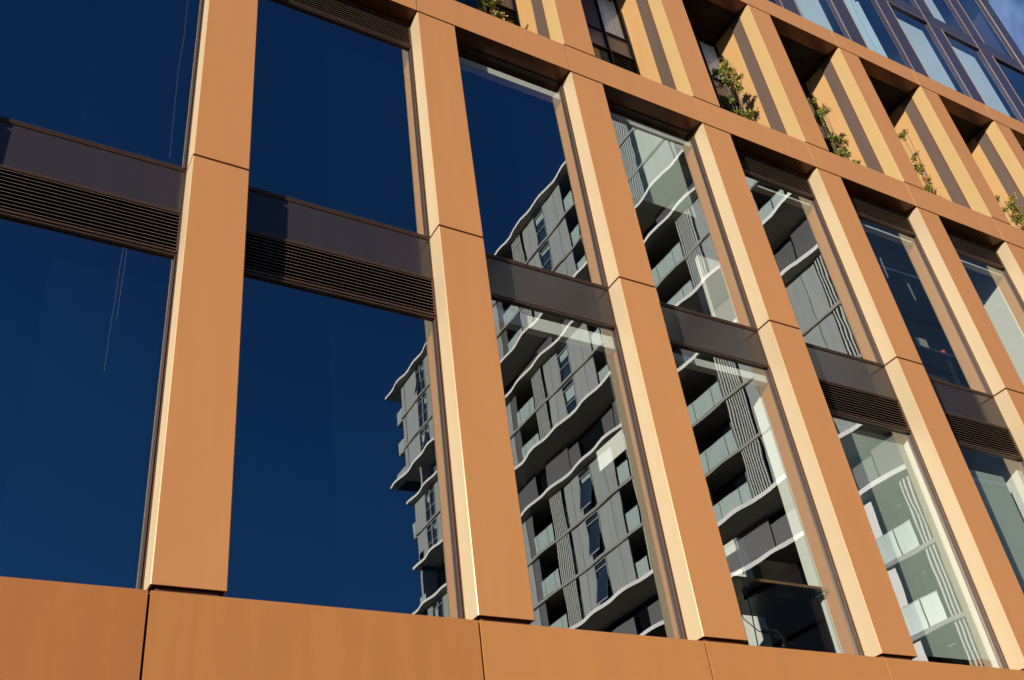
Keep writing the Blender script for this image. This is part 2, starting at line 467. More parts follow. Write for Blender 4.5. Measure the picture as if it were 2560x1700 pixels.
# ---- upper tier: recessed loggias
for i in range(-1, 10):
    xa, xb = X[i - 1] + PW, X[i]
    # deep side wall on the pier line
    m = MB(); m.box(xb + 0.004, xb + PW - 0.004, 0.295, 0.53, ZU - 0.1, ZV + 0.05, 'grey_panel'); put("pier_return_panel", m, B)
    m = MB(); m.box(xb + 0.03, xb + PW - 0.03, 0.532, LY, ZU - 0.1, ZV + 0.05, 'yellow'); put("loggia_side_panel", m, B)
    m = MB(); m.box(xb - 0.004, xb + 0.02, 0.272, 0.293, ZU - 0.1, ZV, 'joint'); put("corner_trim", m, B)
    # soffit boards with a groove
    for (ya, yb) in ((0.285, 0.62), (0.635, LY)):
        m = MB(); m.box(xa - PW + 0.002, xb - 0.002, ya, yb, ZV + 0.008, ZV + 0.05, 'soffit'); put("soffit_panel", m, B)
    m = MB(); m.box(xa - PW, xb, 0.27, LY + .2, ZV + 0.055, ZW - 0.01, 'void'); put("soffit_backing", m, B)
    m = MB(); m.box(xa - PW, xb, 0.27, LY + 0.05, ZT + 0.1, ZU - 0.15, 'in_dark'); put("loggia_floor", m, B)
    # rear wall: mullion splits panel column (left) from window column (right)
    xm = xb - 0.51; zc = Z0 + 11.44; zl = Z0 + 10.92
    W = MB()
    W.box(xm - 0.012, xm + 0.012, LY - 0.04, LY + 0.02, ZU - 0.1, ZV + 0.01, 'dark_metal')
    W.box(xm - 0.006, xm + 0.006, LY - 0.048, LY - 0.041, ZU - 0.1, ZV + 0.01, 'bronze')
    for z in (zc, zl):
        W.box(xa - 0.01, xb, LY - 0.03, LY + 0.02, z - 0.010, z + 0.010, 'dark_metal')
        W.box(xa - 0.01, xb, LY - 0.036, LY - 0.031, z - 0.004, z + 0.004, 'bronze')
    F = put("loggia_window", W, B)
    m = MB(); m.box(xa - 0.01, xm - 0.02, LY, LY + 0.03, zc + 0.018, ZV + 0.01, 'loggia_spandrel'); put("spandrel_panel", m, F)
    m = MB(); m.box(xa - 0.01, xm - 0.02, LY, LY + 0.03, zl + 0.018, zc - 0.018, 'loggia_spandrel'); put("spandrel_panel", m, F)
    m = MB(); m.box(xm + 0.02, xb + 0.02, LY, LY + 0.03, zl + 0.018, zc - 0.018, 'loggia_spandrel'); put("spandrel_panel", m, F)
    m = MB(); m.face([(xm + 0.02, LY, zc + 0.018), (xb + 0.02, LY, zc + 0.018), (xb + 0.02, LY, ZV + 0.01), (xm + 0.02, LY, ZV + 0.01)], 'loggia_pane'); put("pane", m, F)
    m = MB(); m.face([(xa - 0.01, LY, ZU - 0.1), (xm - 0.02, LY, ZU - 0.1), (xm - 0.02, LY, zl - 0.018), (xa - 0.01, LY, zl - 0.018)], 'loggia_pane'); put("pane", m, F)
    m = MB(); m.box(xm + 0.02, xb + 0.02, LY + 0.05, LY + 0.06, ZU - 0.1, zl - 0.018, 'void')
    L = put("rear_louvre", m, B)
    n = 24
    s0 = None
    for k in range(n):
        z = ZU - 0.05 + (k + 0.5) * (zl - ZU) / n
        if s0 is None:
            s = MB(); s.box(xm + 0.022, xb + 0.018, LY - 0.01, LY + 0.002, z - 0.006, z + 0.006, 'dark_metal')
            s0 = put("slat", s, L, org=(xb - 0.25, LY, z))
        else: piece("slat", s0, L, (xb - 0.25, LY, z))

# ---- interior shell
m = MB()
m.box(X[-2], X[9] + PW, 0.42, 6.2, Z0 - 0.40, Z0 - 0.08, 'in_dark'); put("floor_slab", m, B)
m = MB(); m.box(X[-2], X[9] + PW, 0.42, 6.2, Z0 + 3.90, ZJ - 0.06, 'ceiling'); put("floor_slab", m, B)
m = MB(); m.box(X[-2], X[9] + PW, LY + 0.08, 6.2, ZT + 0.05, ZU - 0.2, 'ceiling'); put("floor_slab", m, B)
m = MB(); m.box(X[-2], X[9] + PW, 6.2, 6.4, 0, ZV, 'in_dark'); put("rear_wall", m, B)
m = MB(); m.box(X[9] + PW, X[9] + PW + 0.2, 0.3, 6.4, 0, ZW, 'in_dark'); put("end_wall", m, B)
m = MB(); m.box(X[-2] - 0.2, X[-2], 0.3, 6.4, 0, ZW, 'in_dark'); put("end_wall", m, B)
m = MB(); m.box(X[-2], X[9] + PW, 0.21, 0.41, Z0 - 4.73, Z0 - 0.06, 'in_dark'); put("street_wall", m, B)
m = MB(); m.box(X[-2], X[9] + PW, LY + 0.1, 6.4, ZW - 0.25, ZW - 0.05, 'ceiling'); put("roof_slab", m, B)
for i in (3, 4, 5, 6, 7, 8):
    m = MB(); m.box(X[i] + 0.0, X[i] + PW - 0.05, {3: 0.53, 4: 0.345}.get(i, 0.40), {3: 0.69}.get(i, 1.05), Z0 - 0.08, Z0 + 3.9, 'white_in'); put("inner_column", m, B)
for i in (3, 7, 8):
    m = MB(); m.box(X[i] + 0.0, X[i] + PW - 0.05, 0.86, 1.06, ZJ - 0.06, ZT, 'white_in'); put("inner_column", m, B)
m = MB(); m.box(X[6] + 0.02, X[6] + 0.2, 0.34, 1.5, ZJ - 0.06, ZT, 'white_in'); put("partition_wall", m, B)
m = MB(); m.box(7.2, 7.32, 1.60, 1.86, Z0 - 0.08, Z0 + 2.08, 'white_in'); put("sunlit_column_part", m, B)  # interior column cut short at its shadow line: shade put into the shape
for i in range(-1, 10):
    for (za, zb_) in ((Z0 - 0.04, Z0 + 3.88), (ZJ - 0.01, ZT)):
        m = MB(); m.box(X[i] + 0.004, X[i] + 0.06, 0.318, 0.41 if i == 2 and za < ZJ - 1 else 0.34 if i in (4, 5, 6) and za < ZJ - 1 else 0.50, za, zb_, 'jamb'); put("jamb_lining", m, B)
# window head trims (lit white bars behind the glass)
for (i, za, zb_, yy) in ((2, 3.57, 3.75, 0.33), (3, 3.64, 3.75, 0.33), (2, 8.0, 8.12, 0.33), (3, 8.06, 8.17, 0.34), (4, 7.66, 7.70, 0.33), (5, 7.66, 7.70, 0.33), (6, 7.66, 7.70, 0.33)):
    m = MB(); m.box(X[i - 1] + PW + 0.02, X[i] - (0.02 if zb_ - za > .06 else 0.06), yy, yy + 0.10, Z0 + za, Z0 + zb_, 'white_in'); put("window_head_trim", m, B)
# dried drips on the two left-hand panes
def drip(pts, w):
    m = MB()
    for a, b in zip(pts[:-1], pts[1:]):
        m.face([(a[0] - w / 2, GY - 0.002, Z0 + a[1]), (a[0] + w / 2, GY - 0.002, Z0 + a[1]), (b[0] + w / 2, GY - 0.002, Z0 + b[1]), (b[0] - w / 2, GY - 0.002, Z0 + b[1])][::-1], 'stain')
    put("dried_drip", m, B)
drip([(-0.722, 3.29), (-0.729, 3.0), (-0.726, 2.7), (-0.733, 2.43), (-0.731, 1.9)], 0.0013)
drip([(-0.695, 3.27), (-0.69, 3.0), (-0.694, 2.84), (-0.692, 2.52), (-0.696, 2.45)], 0.0013)
drip([(-0.428, 7.3), (-0.430, 7.14), (-0.423, 6.43), (-0.440, 5.92), (-0.430, 5.1), (-0.421, 4.56)], 0.0013)

# ------------------------------------------------------------------ blinds behind the glass
def blind(name_label, i, z0, z1, y, mat, x0=None, x1=None, group=None):
    xa = X[i - 1] + PW + 0.03 if x0 is None else x0
    xb = X[i] - 0.03 if x1 is None else x1
    t = thing("roller_blind", name_label, "blind", ((xa + xb) / 2, y, z0), group)
    m = MB(); m.face([(xa, y, z0 + 0.02), (xb, y, z0 + 0.02), (xb, y, z1), (xa, y, z1)], mat); put("cloth", m, t)
    m = MB(); m.box(xa, xb, y - 0.008, y + 0.008, z0, z0 + 0.02, mat); put("bottom_bar", m, t)
    return t
GB = "roller blinds and one added dark sheet behind the office windows"
blind("charcoal blind behind lower window at the photo's left edge, left of the nearest pier", 0, Z0 - .02, Z0 + 3.3, 0.52, 'blind_dark', group=GB)
blind("charcoal blind behind upper window at the photo's left edge, above the first louvre", 0, ZJ, ZT, 0.52, 'blind_dark', group=GB)
blind("charcoal blind behind the big lower blue window between the two nearest piers", 1, Z0 - .02, Z0 + 3.3, 0.52, 'blind_dark', group=GB)
blind("charcoal blind behind the big upper blue window between the two nearest piers", 1, ZJ, ZT, 0.52, 'blind_dark', group=GB)
blind("dark sheet added behind the upper window that mirrors the tower roof edge", 2, ZJ, ZT, 0.52, 'blind_dark', group=GB)  # sheet added to keep the room behind the glass dark
blind("half lowered pale blind behind the upper window right of the mirrored roof edge", 3, Z0 + 6.47, Z0 + 8.05, 0.38, 'blind_pale', x1=6.87, group=GB)
blind("pale green tinted blind in the tall lower window right of the desk", 4, Z0 + 0.2, Z0 + 3.3, 0.42, 'blind_pale', x1=9.58, group=GB)
blind("pale blind in the lower window cut off by the photo's right edge", 5, Z0 - .02, Z0 + 3.05, 0.42, 'blind_pale', x1=11.6, group=GB)

Nb = thing("notice_board", "small bright white board standing edge-on behind the lower window that mirrors the tower", "board", (4.63, 0.6, Z0 + 2.19))
m = MB(); m.box(4.622, 4.64, 0.33, 0.86, Z0 + 2.19, Z0 + 2.44, 'white_in'); put("board", m, Nb)
m = MB(); m.box(4.641, 4.66, 0.35, 0.37, Z0 + 2.1, Z0 + 3.9, 'steel'); put("hanger", m, Nb)
# ------------------------------------------------------------------ desk corner behind the third lower window
D = thing("office_desk", "dark desk with a timber front edge seen from below behind the lower window", "desk", (6.35, 0.8, Z0 - 0.08))
m = MB(); m.box(5.45, 7.16, 0.42, 1.25, Z0 + 0.86, Z0 + 0.885, 'black'); put("desk_top", m, D)
m = MB(); m.box(5.45, 7.16, 0.40, 0.42, Z0 + 0.86, Z0 + 0.89, 'wood'); put("desk_edge", m, D)
for (lx, ly) in ((5.6, 0.55), (7.05, 0.55), (5.6, 1.15), (7.05, 1.15)):
    m = MB(); m.box(lx - .025, lx + .025, ly - .025, ly + .025, Z0 - 0.08, Z0 + 0.86, 'black'); put("leg", m, D)
m = MB(); m.box(6.2, 6.75, 0.55, 0.75, Z0 + 0.79, Z0 + 0.858, 'black'); put("cable_tray", m, D)
Mo = thing("monitor", "black computer monitor turned away on the desk behind the lower window", "monitor", (6.75, 0.62, Z0 + 0.885))
m = MB(); m.box(6.42, 7.02, 0.60, 0.635, Z0 + 0.97, Z0 + 1.24, 'black'); put("screen_back", m, Mo)
m = MB(); m.tube([(6.72, 0.66, Z0 + 0.885), (6.72, 0.66, Z0 + 1.1)], 0.02, 'black', 8); m.box(6.6, 6.84, 0.58, 0.74, Z0 + 0.886, Z0 + 0.9, 'black'); put("stand", m, Mo)
Ca = thing("desk_cable", "thin black cable drooping below the desk behind the lower window", "cable", (5.9, 0.45, Z0))
m = MB(); m.tube([(5.72, 0.45, Z0 + 0.86), (5.74, 0.44, Z0 + 0.6), (5.80, 0.43, Z0 + 0.42), (5.95, 0.42, Z0 + 0.3), (6.2, 0.41, Z0 + 0.24), (6.45, 0.42, Z0 + 0.18)], 0.006, 'black', 6); put("lead", m, Ca)
m = MB(); m.tube([(6.0, 0.5, Z0 + 0.86), (5.98, 0.48, Z0 + 0.5), (5.94, 0.47, Z0 + 0.2), (5.93, 0.47, Z0 - 0.05)], 0.007, 'black', 6); put("lead", m, Ca)
Ch = thing("office_chair", "black office chair under the desk at the foot of the lower window", "chair", (6.1, 0.62, Z0 - 0.08))
m = MB(); m.box(5.86, 6.34, 0.45, 0.9, Z0 + 0.06, Z0 + 0.13, 'black'); put("seat", m, Ch)
m = MB(); m.tube([(6.3, 0.5, Z0 + 0.12), (6.34, 0.48, Z0 + 0.26), (6.22, 0.46, Z0 + 0.33), (6.05, 0.46, Z0 + 0.32)], [0.02, 0.022, 0.03, 0.022], 'black', 8); put("armrest", m, Ch)
m = MB(); m.tube([(6.1, 0.65, Z0 - 0.08), (6.1, 0.65, Z0 + 0.07)], 0.03, 'black', 8); put("column", m, Ch)
Bl = thing("wooden_crate", "small brown wooden block on the sill at the bottom right window corner", "crate", (9.35, 0.33, Z0 - 0.03))
m = MB()
for k in range(3): m.box(9.18, 9.40, 0.29, 0.38, Z0 - 0.03 + k * 0.07, Z0 + 0.032 + k * 0.07, 'wood')
put("boards", m, Bl)

# ------------------------------------------------------------------ desk and lights behind the dark upper window
def lamp_mat():
    m, nt, b = nodes("lit_tube")
    b.inputs["Emission Color"].default_value = (1.0, 0.97, 0.9, 1)
    b.inputs["Emission Strength"].default_value = 0.12
    return m
MT['tube'] = lamp_mat()
for lab, p0, p1 in (("slim lit ceiling tube behind the dark upper window, the higher one, by the pier", (12.28, 1.20, Z0 + 8.13), (12.85, 1.55, Z0 + 8.13)),
                    ("slim lit ceiling tube behind the dark upper window, the lower one, near mid pane", (13.40, 1.55, Z0 + 8.13), (13.94, 1.85, Z0 + 8.13))):
    L_ = thing("ceiling_light", lab, "light", p0, "slim ceiling tubes in the office")
    m = MB(); m.tube([p0, p1], 0.013, 'tube', 8); put("tube", m, L_)
    m = MB(); m.tube([(p0[0], p0[1], p0[2] + .03), (p1[0], p1[1], p1[2] + .03)], 0.02, 'steel', 8); put("housing", m, L_)
D2 = thing("office_desk", "pale edged desk across the dark upper window with a red cup on it", "desk", (11.1, 0.8, ZJ - 0.06))
m = MB(); m.box(10.25, 11.85, 0.42, 1.15, Z0 + 5.24, Z0 + 5.262, 'black'); put("desk_top", m, D2)
m = MB(); m.box(10.25, 11.85, 0.405, 0.42, Z0 + 5.24, Z0 + 5.264, 'spandrel'); put("desk_edge", m, D2)
for lx in (10.4, 11.7):
    for ly in (.5, 1.05):
        m = MB(); m.box(lx - .02, lx + .02, ly - .02, ly + .02, ZJ - 0.06, Z0 + 5.24, 'black'); put("leg", m, D2)
Cu = thing("cup", "small red cup on the desk edge behind the dark upper window", "cup", (11.60, 0.45, Z0 + 5.264))
m = MB(); m.tube([(11.60, .45, Z0 + 5.265), (11.60, .45, Z0 + 5.31), (11.60, .45, Z0 + 5.345)], [.026, .032, .034], 'red', 12); put("body", m, Cu)
Mn = thing("monitor", "pale backed monitor above the desk behind the dark upper window", "monitor", (11.33, 0.55, Z0 + 5.264))
m = MB(); m.box(11.20, 11.46, 0.56, 0.58, Z0 + 5.33, Z0 + 5.60, 'a_frame'); put("screen_back", m, Mn)
m = MB(); m.box(11.31, 11.35, 0.57, 0.60, Z0 + 5.264, Z0 + 5.42, 'black'); m.box(11.25, 11.41, 0.52, 0.66, Z0 + 5.264, Z0 + 5.272, 'black'); put("stand", m, Mn)
Ch2 = thing("office_chair", "tall black office chair in the middle of the dark upper window", "chair", (11.45, 1.0, ZJ - 0.06))
m = MB(); m.box(11.25, 11.62, 0.98, 1.05, Z0 + 5.2, Z0 + 6.05, 'black'); put("backrest", m, Ch2)
m = MB(); m.box(11.2, 11.67, 0.62, 1.0, Z0 + 4.85, Z0 + 4.92, 'black'); put("seat", m, Ch2)
m = MB(); m.tube([(11.44, .8, ZJ - .05), (11.44, .8, Z0 + 4.86)], .03, 'black', 8); put("column", m, Ch2)
# ------------------------------------------------------------------ loggia curtains
def curtain(label, xa, xb, z0, z1, y, mat, folds, amp=0.018, group="curtains behind the loggia windows", name="curtain"):
    m = MB(); n = folds * 8
    P_ = []
    for k in range(n + 1):
        u = k / n
        P_.append((xa + (xb - xa) * u, y + amp * math.sin(u * folds * 2 * math.pi) + amp * 0.5 * math.sin(u * folds * 4.7 + 1)))
    for a, b in zip(P_[:-1], P_[1:]):
        m.face([(a[0], a[1], z0), (b[0], b[1], z0), (b[0], b[1], z1), (a[0], a[1], z1)], mat, True)
    return put(name, m, label=label, category="curtain", group=group)
curtain("pale folded curtain in the second loggia from the left, seen through blue glass", 6.72, 7.2, Z0 + 11.46, ZV, LY + 0.06, 'curtain', 5)
curtain("pale pleated curtain in the third loggia, above the bushiest shrub", 9.08, 9.62, Z0 + 11.46, ZV, LY + 0.09, 'curtain', 9)
curtain("flat pale curtain in the fourth loggia, beside the second shrub", 11.47, 12.0, Z0 + 11.46, ZV, LY + 0.09, 'curtain', 3, 0.006)

# ------------------------------------------------------------------ shrubs on the loggias
def shrub(label, base_x, blobs, seed, n=260, group="shrubs growing on the loggia ledges"):
    rr = random.Random(seed)
    zb = ZU - 0.14
    t = thing("shrub", label, "shrub", (base_x, 0.5, zb), group)
    st = MB(); lf = MB(); cols = []
    for (bx, by, bz, br, cnt, warm) in blobs:
        c = Vector((bx, by, Z0 + bz))
        root = Vector((base_x + rr.uniform(-.15, .15), 0.5, zb))
        mid = root.lerp(c, 0.55) + Vector((rr.uniform(-.06, .06), rr.uniform(-.04, .04), 0.0))
        st.tube([root, mid, c], [0.012, 0.008, 0.004], 'stem', 5)
        for tw in range(7):
            d = Vector((rr.gauss(0, 1), rr.gauss(0, .8), rr.gauss(0.35, 1))).normalized()
            tip = c + d * br * rr.uniform(0.6, 1.15)
            st.tube([c, c.lerp(tip, .5) + Vector((0, 0, .01)), tip], [0.004, 0.003, 0.0015], 'stem', 4)
            for k in range(int(cnt / 4.8)):
                u = rr.uniform(0.15, 1.05)
                p = c.lerp(tip, u) + Vector((rr.gauss(0, .02), rr.gauss(0, .02), rr.gauss(0, .02)))
                a = Vector((rr.gauss(0, 1), rr.gauss(0, 1), rr.gauss(0.4, 1))).normalized()
                nrm = a.cross(Vector((rr.gauss(0, 1), rr.gauss(0, 1), rr.gauss(0, 1)))).normalized()
                L = rr.uniform(0.030, 0.052); Wd = L * rr.uniform(.28, .42)
                lf.face([p, p + a * L * .5 + nrm * Wd, p + a * L, p + a * L * .5 - nrm * Wd], 'leaf')
                v = min(1.0, max(0.0, rr.gauss(0.40 + warm * .6 * max(0, u - .2), 0.17)))
                cols += [v] * 4
    put("stem", st, t)
    f = put("foliage", lf, t, kind="stuff")
    at = f.data.attributes.new("leafcol", 'FLOAT', 'POINT')
    at.data.foreach_set("value", cols)
    m = MB(); m.box(base_x - 0.35, base_x + 0.35, 0.36, 0.66, zb - 0.02, zb + 0.10, 'planter'); put("planter", m, t)
    m = MB(); m.box(base_x - 0.33, base_x + 0.33, 0.38, 0.64, zb + 0.10, zb + 0.115, 'soil'); put("soil", m, t)
    return t
shrub("sparse green shrub in the leftmost loggia at the top edge of the photo", 3.9,
      [(4.02, .5, 10.0, .20, 260, .9), (4.10, .5, 9.75, .16, 200, .9), (3.75, .5, 9.9, .2, 200, .3), (4.2, .5, 9.5, .15, 140, .8), (3.95, .5, 10.4, .2, 160, .6)], 3)
shrub("bushiest green shrub, in the loggia with the pleated curtain", 8.7,
      [(8.90, .45, 11.02, .13, 200, .5), (8.70, .45, 10.75, .19, 320, .2), (9.05, .45, 10.72, .17, 330, 1), (8.72, .45, 10.45, .17, 220, .2), (9.0, .45, 10.45, .13, 180, 1), (8.62, .45, 9.95, .15, 200, .1), (8.95, .45, 9.7, .16, 160, .6), (9.1, .5, 9.45, .14, 140, .8), (9.0, .45, 10.95, .10, 80, 1), (8.72, .45, 9.6, .14, 160, .1)], 4)
shrub("two tiered shrub with orange tips in the loggia right of the bushiest one", 11.2,
      [(11.02, .45, 11.05, .09, 60, .1), (11.25, .45, 10.85, .17, 260, 1), (11.08, .45, 10.6, .15, 200, .2), (11.35, .45, 10.98, .09, 100, 1.2), (11.15, .45, 10.05, .15, 220, .2), (11.42, .45, 10.15, .14, 180, 1.2), (11.4, .45, 9.85, .15, 200, .8), (11.6, .5, 9.6, .12, 100, .9), (11.1, .45, 9.6, .2, 160, .3)], 5)
shrub("thin trailing shrub with three small tufts against the yellow loggia wall", 13.7,
      [(13.62, .45, 11.25, .13, 130, .8), (13.85, .45, 11.48, .06, 40, 1), (13.60, .45, 10.55, .07, 50, .6), (13.68, .45, 10.33, .12, 130, 1.2), (13.75, .45, 10.05, .09, 60, 1.4), (13.62, .45, 9.75, .12, 130, 1), (13.9, .5, 9.65, .06, 40, 1)], 6)
shrub("dense sunlit shrub in the loggia nearest the photo's right edge", 16.6,
      [(16.05, .45, 10.4, .08, 70, .7), (16.15, .45, 10.1, .09, 70, .6), (16.85, .45, 10.65, .16, 260, 1), (16.55, .45, 10.3, .18, 300, .8), (16.85, .45, 10.25, .18, 300, .9), (16.5, .45, 9.95, .17, 240, 1.2), (16.9, .45, 9.85, .2, 240, .9), (17.2, .45, 10.5, .18, 240, .8), (17.2, .45, 10.0, .2, 200, .7)], 8)

# ------------------------------------------------------------------ glass tower set back above
TY = 1.85
TW = thing("glass_tower", "dark blue glass tower with purple metal bands rising behind the copper facade", "building", (20.0, 9.0, 0.0))
txm = [18.74 + 2.39 * k for k in range(-6, 4)]
TX1 = 26.62
zf = [Z0 + 8.8, Z0 + 13.0 + 0.0, Z0 + 17.3, Z0 + 21.66, Z0 + 26.0, Z0 + 30.3, Z0 + 34.6]
for k in range(1, 6):
    z0, z1 = zf[k], zf[k + 1]
    m = MB(); m.box(txm[0] - .1, TX1, TY - 0.0, TY + 0.12, z1 - 0.60, z1 - 0.012, 'tband'); s = put("spandrel_band", m, TW)
    m = MB(); m.box(txm[0] - .1, TX1, TY - 0.012, TY, z1 - 0.606, z1 - 0.592, 'tline'); put("trim_line", m, s)
    for j, xm in enumerate(txm):
        m = MB(); m.box(xm, min(xm + 0.62, TX1), TY - 0.004, TY + 0.12, z0 + 0.012, z1 - 0.606, 'tband'); bnd = put("vertical_band", m, TW)
        if j < len(txm) - 1:
            xb = txm[j + 1]
            m = MB()
            m.box(xm - 0.006, xm + 0.004, TY - 0.012, TY - 0.004, z0, z1 - 0.0, 'tline')
            m.box(xm + 0.616, xm + 0.626, TY - 0.012, TY - 0.004, z0 + 0.01, z1 - 0.61, 'tline')
            put("trim_line", m, bnd)
            m = MB(); m.face([(xm + 0.62, TY + 0.05, z0), (xb, TY + 0.05, z0), (xb, TY + 0.05, z1 - 0.6), (xm + 0.62, TY + 0.05, z1 - 0.6)], 'tpane'); put("pane", m, TW)
        else:
            m = MB(); m.box(xm - 0.012, xm + 0.006, TY - 0.02, TY - 0.004, z0, z1, 'tline'); put("trim_line", m, bnd)
    m = MB(); m.box(txm[0] - .1, TX1 - 0.1, TY + 0.13, TY + 14, z1 - 0.5, z1 - 0.1, 'in_dark'); put("floor_slab", m, TW)
m = MB(); m.box(TX1 - 0.10, TX1, TY + 0.12, TY + 14, 0, zf[-1], 'tband'); put("side_wall", m, TW)
m = MB(); m.box(txm[0] - .2, txm[0] - .1, TY + 0.0, TY + 14, 0, zf[-1], 'tband'); put("side_wall", m, TW)
m = MB(); m.box(txm[0] - .1, TX1 - 0.1, TY + 6, TY + 6.2, 0, zf[-1], 'in_dark'); put("core_wall", m, TW)
m = MB(); m.box(txm[0] - .1, TX1, TY + 0.0, TY + 14, zf[-1], zf[-1] + 0.8, 'tband'); put("parapet", m, TW)
GTB = "blinds and curtains inside the glass tower"
def tblind(label, j, k, fx0, fx1, ztop, zbot, folds=0):
    xa = txm[j] + 0.62; xb = txm[j + 1]; w = xb - xa
    a, b = xa + fx0 * w, xa + fx1 * w
    if folds: return curtain(label, a, b, zbot, ztop, TY + 0.22, 'tblind2', folds, 0.03, group=GTB)
    m = MB(); m.face([(a, TY + 0.2, zbot), (b, TY + 0.2, zbot), (b, TY + 0.2, ztop), (a, TY + 0.2, ztop)], 'tblind')
    put("roller_blind", m, label=label, category="blind", group=GTB)
zt2 = zf[3] - 0.62
tblind("blue grey blind in the tower pane left of the pleated curtain", 4, 2, 0.02, 0.86, zt2 - 0.2, zf[2], 0)
tblind("sheer curtain in the leftmost visible tower pane, at the photo's top edge", 3, 2, 0.0, 0.8, zt2 - 0.1, zf[2], 6)
tblind("pleated pale curtain in the tower pane at the middle of the visible row", 5, 2, 0.0, 0.66, zt2 - 0.5, zf[2], 9)
tblind("smooth pale blind in the tower pane right of the pleated curtain", 6, 2, 0.0, 0.92, zt2 - 0.25, zf[2])
tblind("smooth pale blind in the tower pane second from the building corner", 7, 2, 0.0, 0.92, zt2 - 0.25, zf[2])
tblind("short pleated curtain in the tower pane at the photo's right edge", 8, 2, 0.0, 0.4, zt2 - 1.9, zf[2], 6)
for j in (5, 6, 7):
    tblind(("half raised blind in the upper tower row, left one", "half raised blind in the upper tower row, middle one", "half raised blind in the upper tower row, nearest the building corner")[j - 5], j, 3, 0.0, 0.62, zf[4] - 0.65, zf[3] + 0.35)

# ------------------------------------------------------------------ apartment tower across the street (seen mirrored in the windows)
A = thing("apartment_tower", "grey apartment tower with wavy white slabs and glass balconies, mirrored in the windows", "building", (40.0, -34.0, 0.0))
AX = 30.0
def wy(w): return 2 * GY - w          # distance along the mirrored street -> real y
LV = [45.45, 42.3, 39.3, 36.6, 33.8, 31.0, 28.25, 24.9, 21.95, 19.15, 16.3, 13.7, 10.8, 8.0, 5.1, 2.2, -0.7, -3.6]
THICK = {45.45, 36.6, 33.8, 28.25, 24.9, 16.3, 13.7, 5.1, 2.2}
DARK = {36.6, 28.25, 16.3, 5.1}          # the storey below this level is recessed and dark
W0 = 13.8
def wend(z):
    return 57.6 if z > 36 else 55.4 if z > 33.5 else 56.3 if z > 25.5 else 55.4
def slab(z, thick):
    we = wend(z - 1)
    if z < 13: we = 19.3
    if thick: we = {45.45: 59.7, 36.6: 59.4, 33.8: 56.7, 28.25: 56.3, 24.9: 57.0}.get(z, 56.0 if z > 13 else 19.3)
    m = MB(); n = int((we - W0) / 0.3)
    h = 0.20 if thick else 0.16
    pts = []
    for k in range(n + 1):
        w = W0 + (we - W0) * k / n
        if thick: pr = 0.55 + 0.075 * math.sin(w * 2.1 + z) + 0.08 * math.sin(w * 0.83 + z * 2.3)
        else: pr = 0.14 + 0.03 * math.sin(w * 1.7 + z)
        pts.append((AX - pr, wy(w)))
    zt, zb = Z0 + z + h * .5, Z0 + z - h * .5
    e = 'a_slab' if thick else 'a_thin'
    for a, b in zip(pts[:-1], pts[1:]):
        m.face([(a[0], a[1], zb), (a[0], a[1], zt), (b[0], b[1], zt), (b[0], b[1], zb)], e, True)
        m.face([(a[0], a[1], zb), (b[0], b[1], zb), (AX + 1.3, b[1], zb), (AX + 1.3, a[1], zb)], 'a_soff')
        m.face([(a[0], a[1], zt), (AX + 1.3, a[1], zt), (AX + 1.3, b[1], zt), (b[0], b[1], zt)], e)
    a = pts[-1]
    m.face([(a[0], a[1], zb), (a[0], a[1], zt), (AX + 14, a[1], zt), (AX + 14, a[1], zb)], e)
    b0 = pts[0]
    m.face([(b0[0], b0[1], zt), (b0[0], b0[1], zb), (AX + 14, b0[1], zb), (AX + 14, b0[1], zt)], e)
    m.face([(AX + 1.3, b0[1], zb), (AX + 1.3, a[1], zb), (AX + 14, a[1], zb), (AX + 14, b0[1], zb)][::-1], 'a_soff')
    put("floor_slab" if not thick else "balcony_slab", m, A)
for z in LV: slab(z, z in THICK)

def bxw(m, xa, xb, w0, w1, z0, z1, mat):
    m.box(xa, xb, wy(w1), wy(w0), z0, z1, mat)

CELLS = [(13.85, 14.7, 's'), (14.75, 15.6, 'p'), (15.63, 16.6, 'p'), (16.6, 18.0, 'w'), (18.0, 18.95, 'p'), (18.98, 19.9, 'p'),
         (19.93, 20.68, 'p'), (20.8, 22.1, 's'), (22.1, 24.75, 'o'), (24.8, 26.2, 'p'), (26.2, 27.5, 'w'), (27.5, 28.6, 'p'), (28.63, 29.3, 'p'), (29.3, 30.1, 's'),
         (30.1, 31.1, 'o'), (31.4, 32.28, 'p'), (32.31, 33.58, 'p'), (33.62, 34.88, 'w'), (34.92, 35.7, 'p'), (35.73, 36.45, 'p'), (36.7, 38.0, 's'), (38.0, 40.1, 'o'),
         (40.12, 40.88, 'c'), (40.92, 42.2, 'p'), (42.2, 43.5, 'w'), (43.5, 44.9, 'p'), (44.93, 46.2, 'p'), (46.2, 47.5, 's'), (47.5, 49.5, 'o'), (49.5, 51.2, 'p'),
         (51.23, 53.0, 'p'), (53.06, 53.82, 'w'), (53.86, 54.62, 'w'), (54.68, 56.9, 'p'), (57.0, 57.6, 'p')]
ra = random.Random(11)
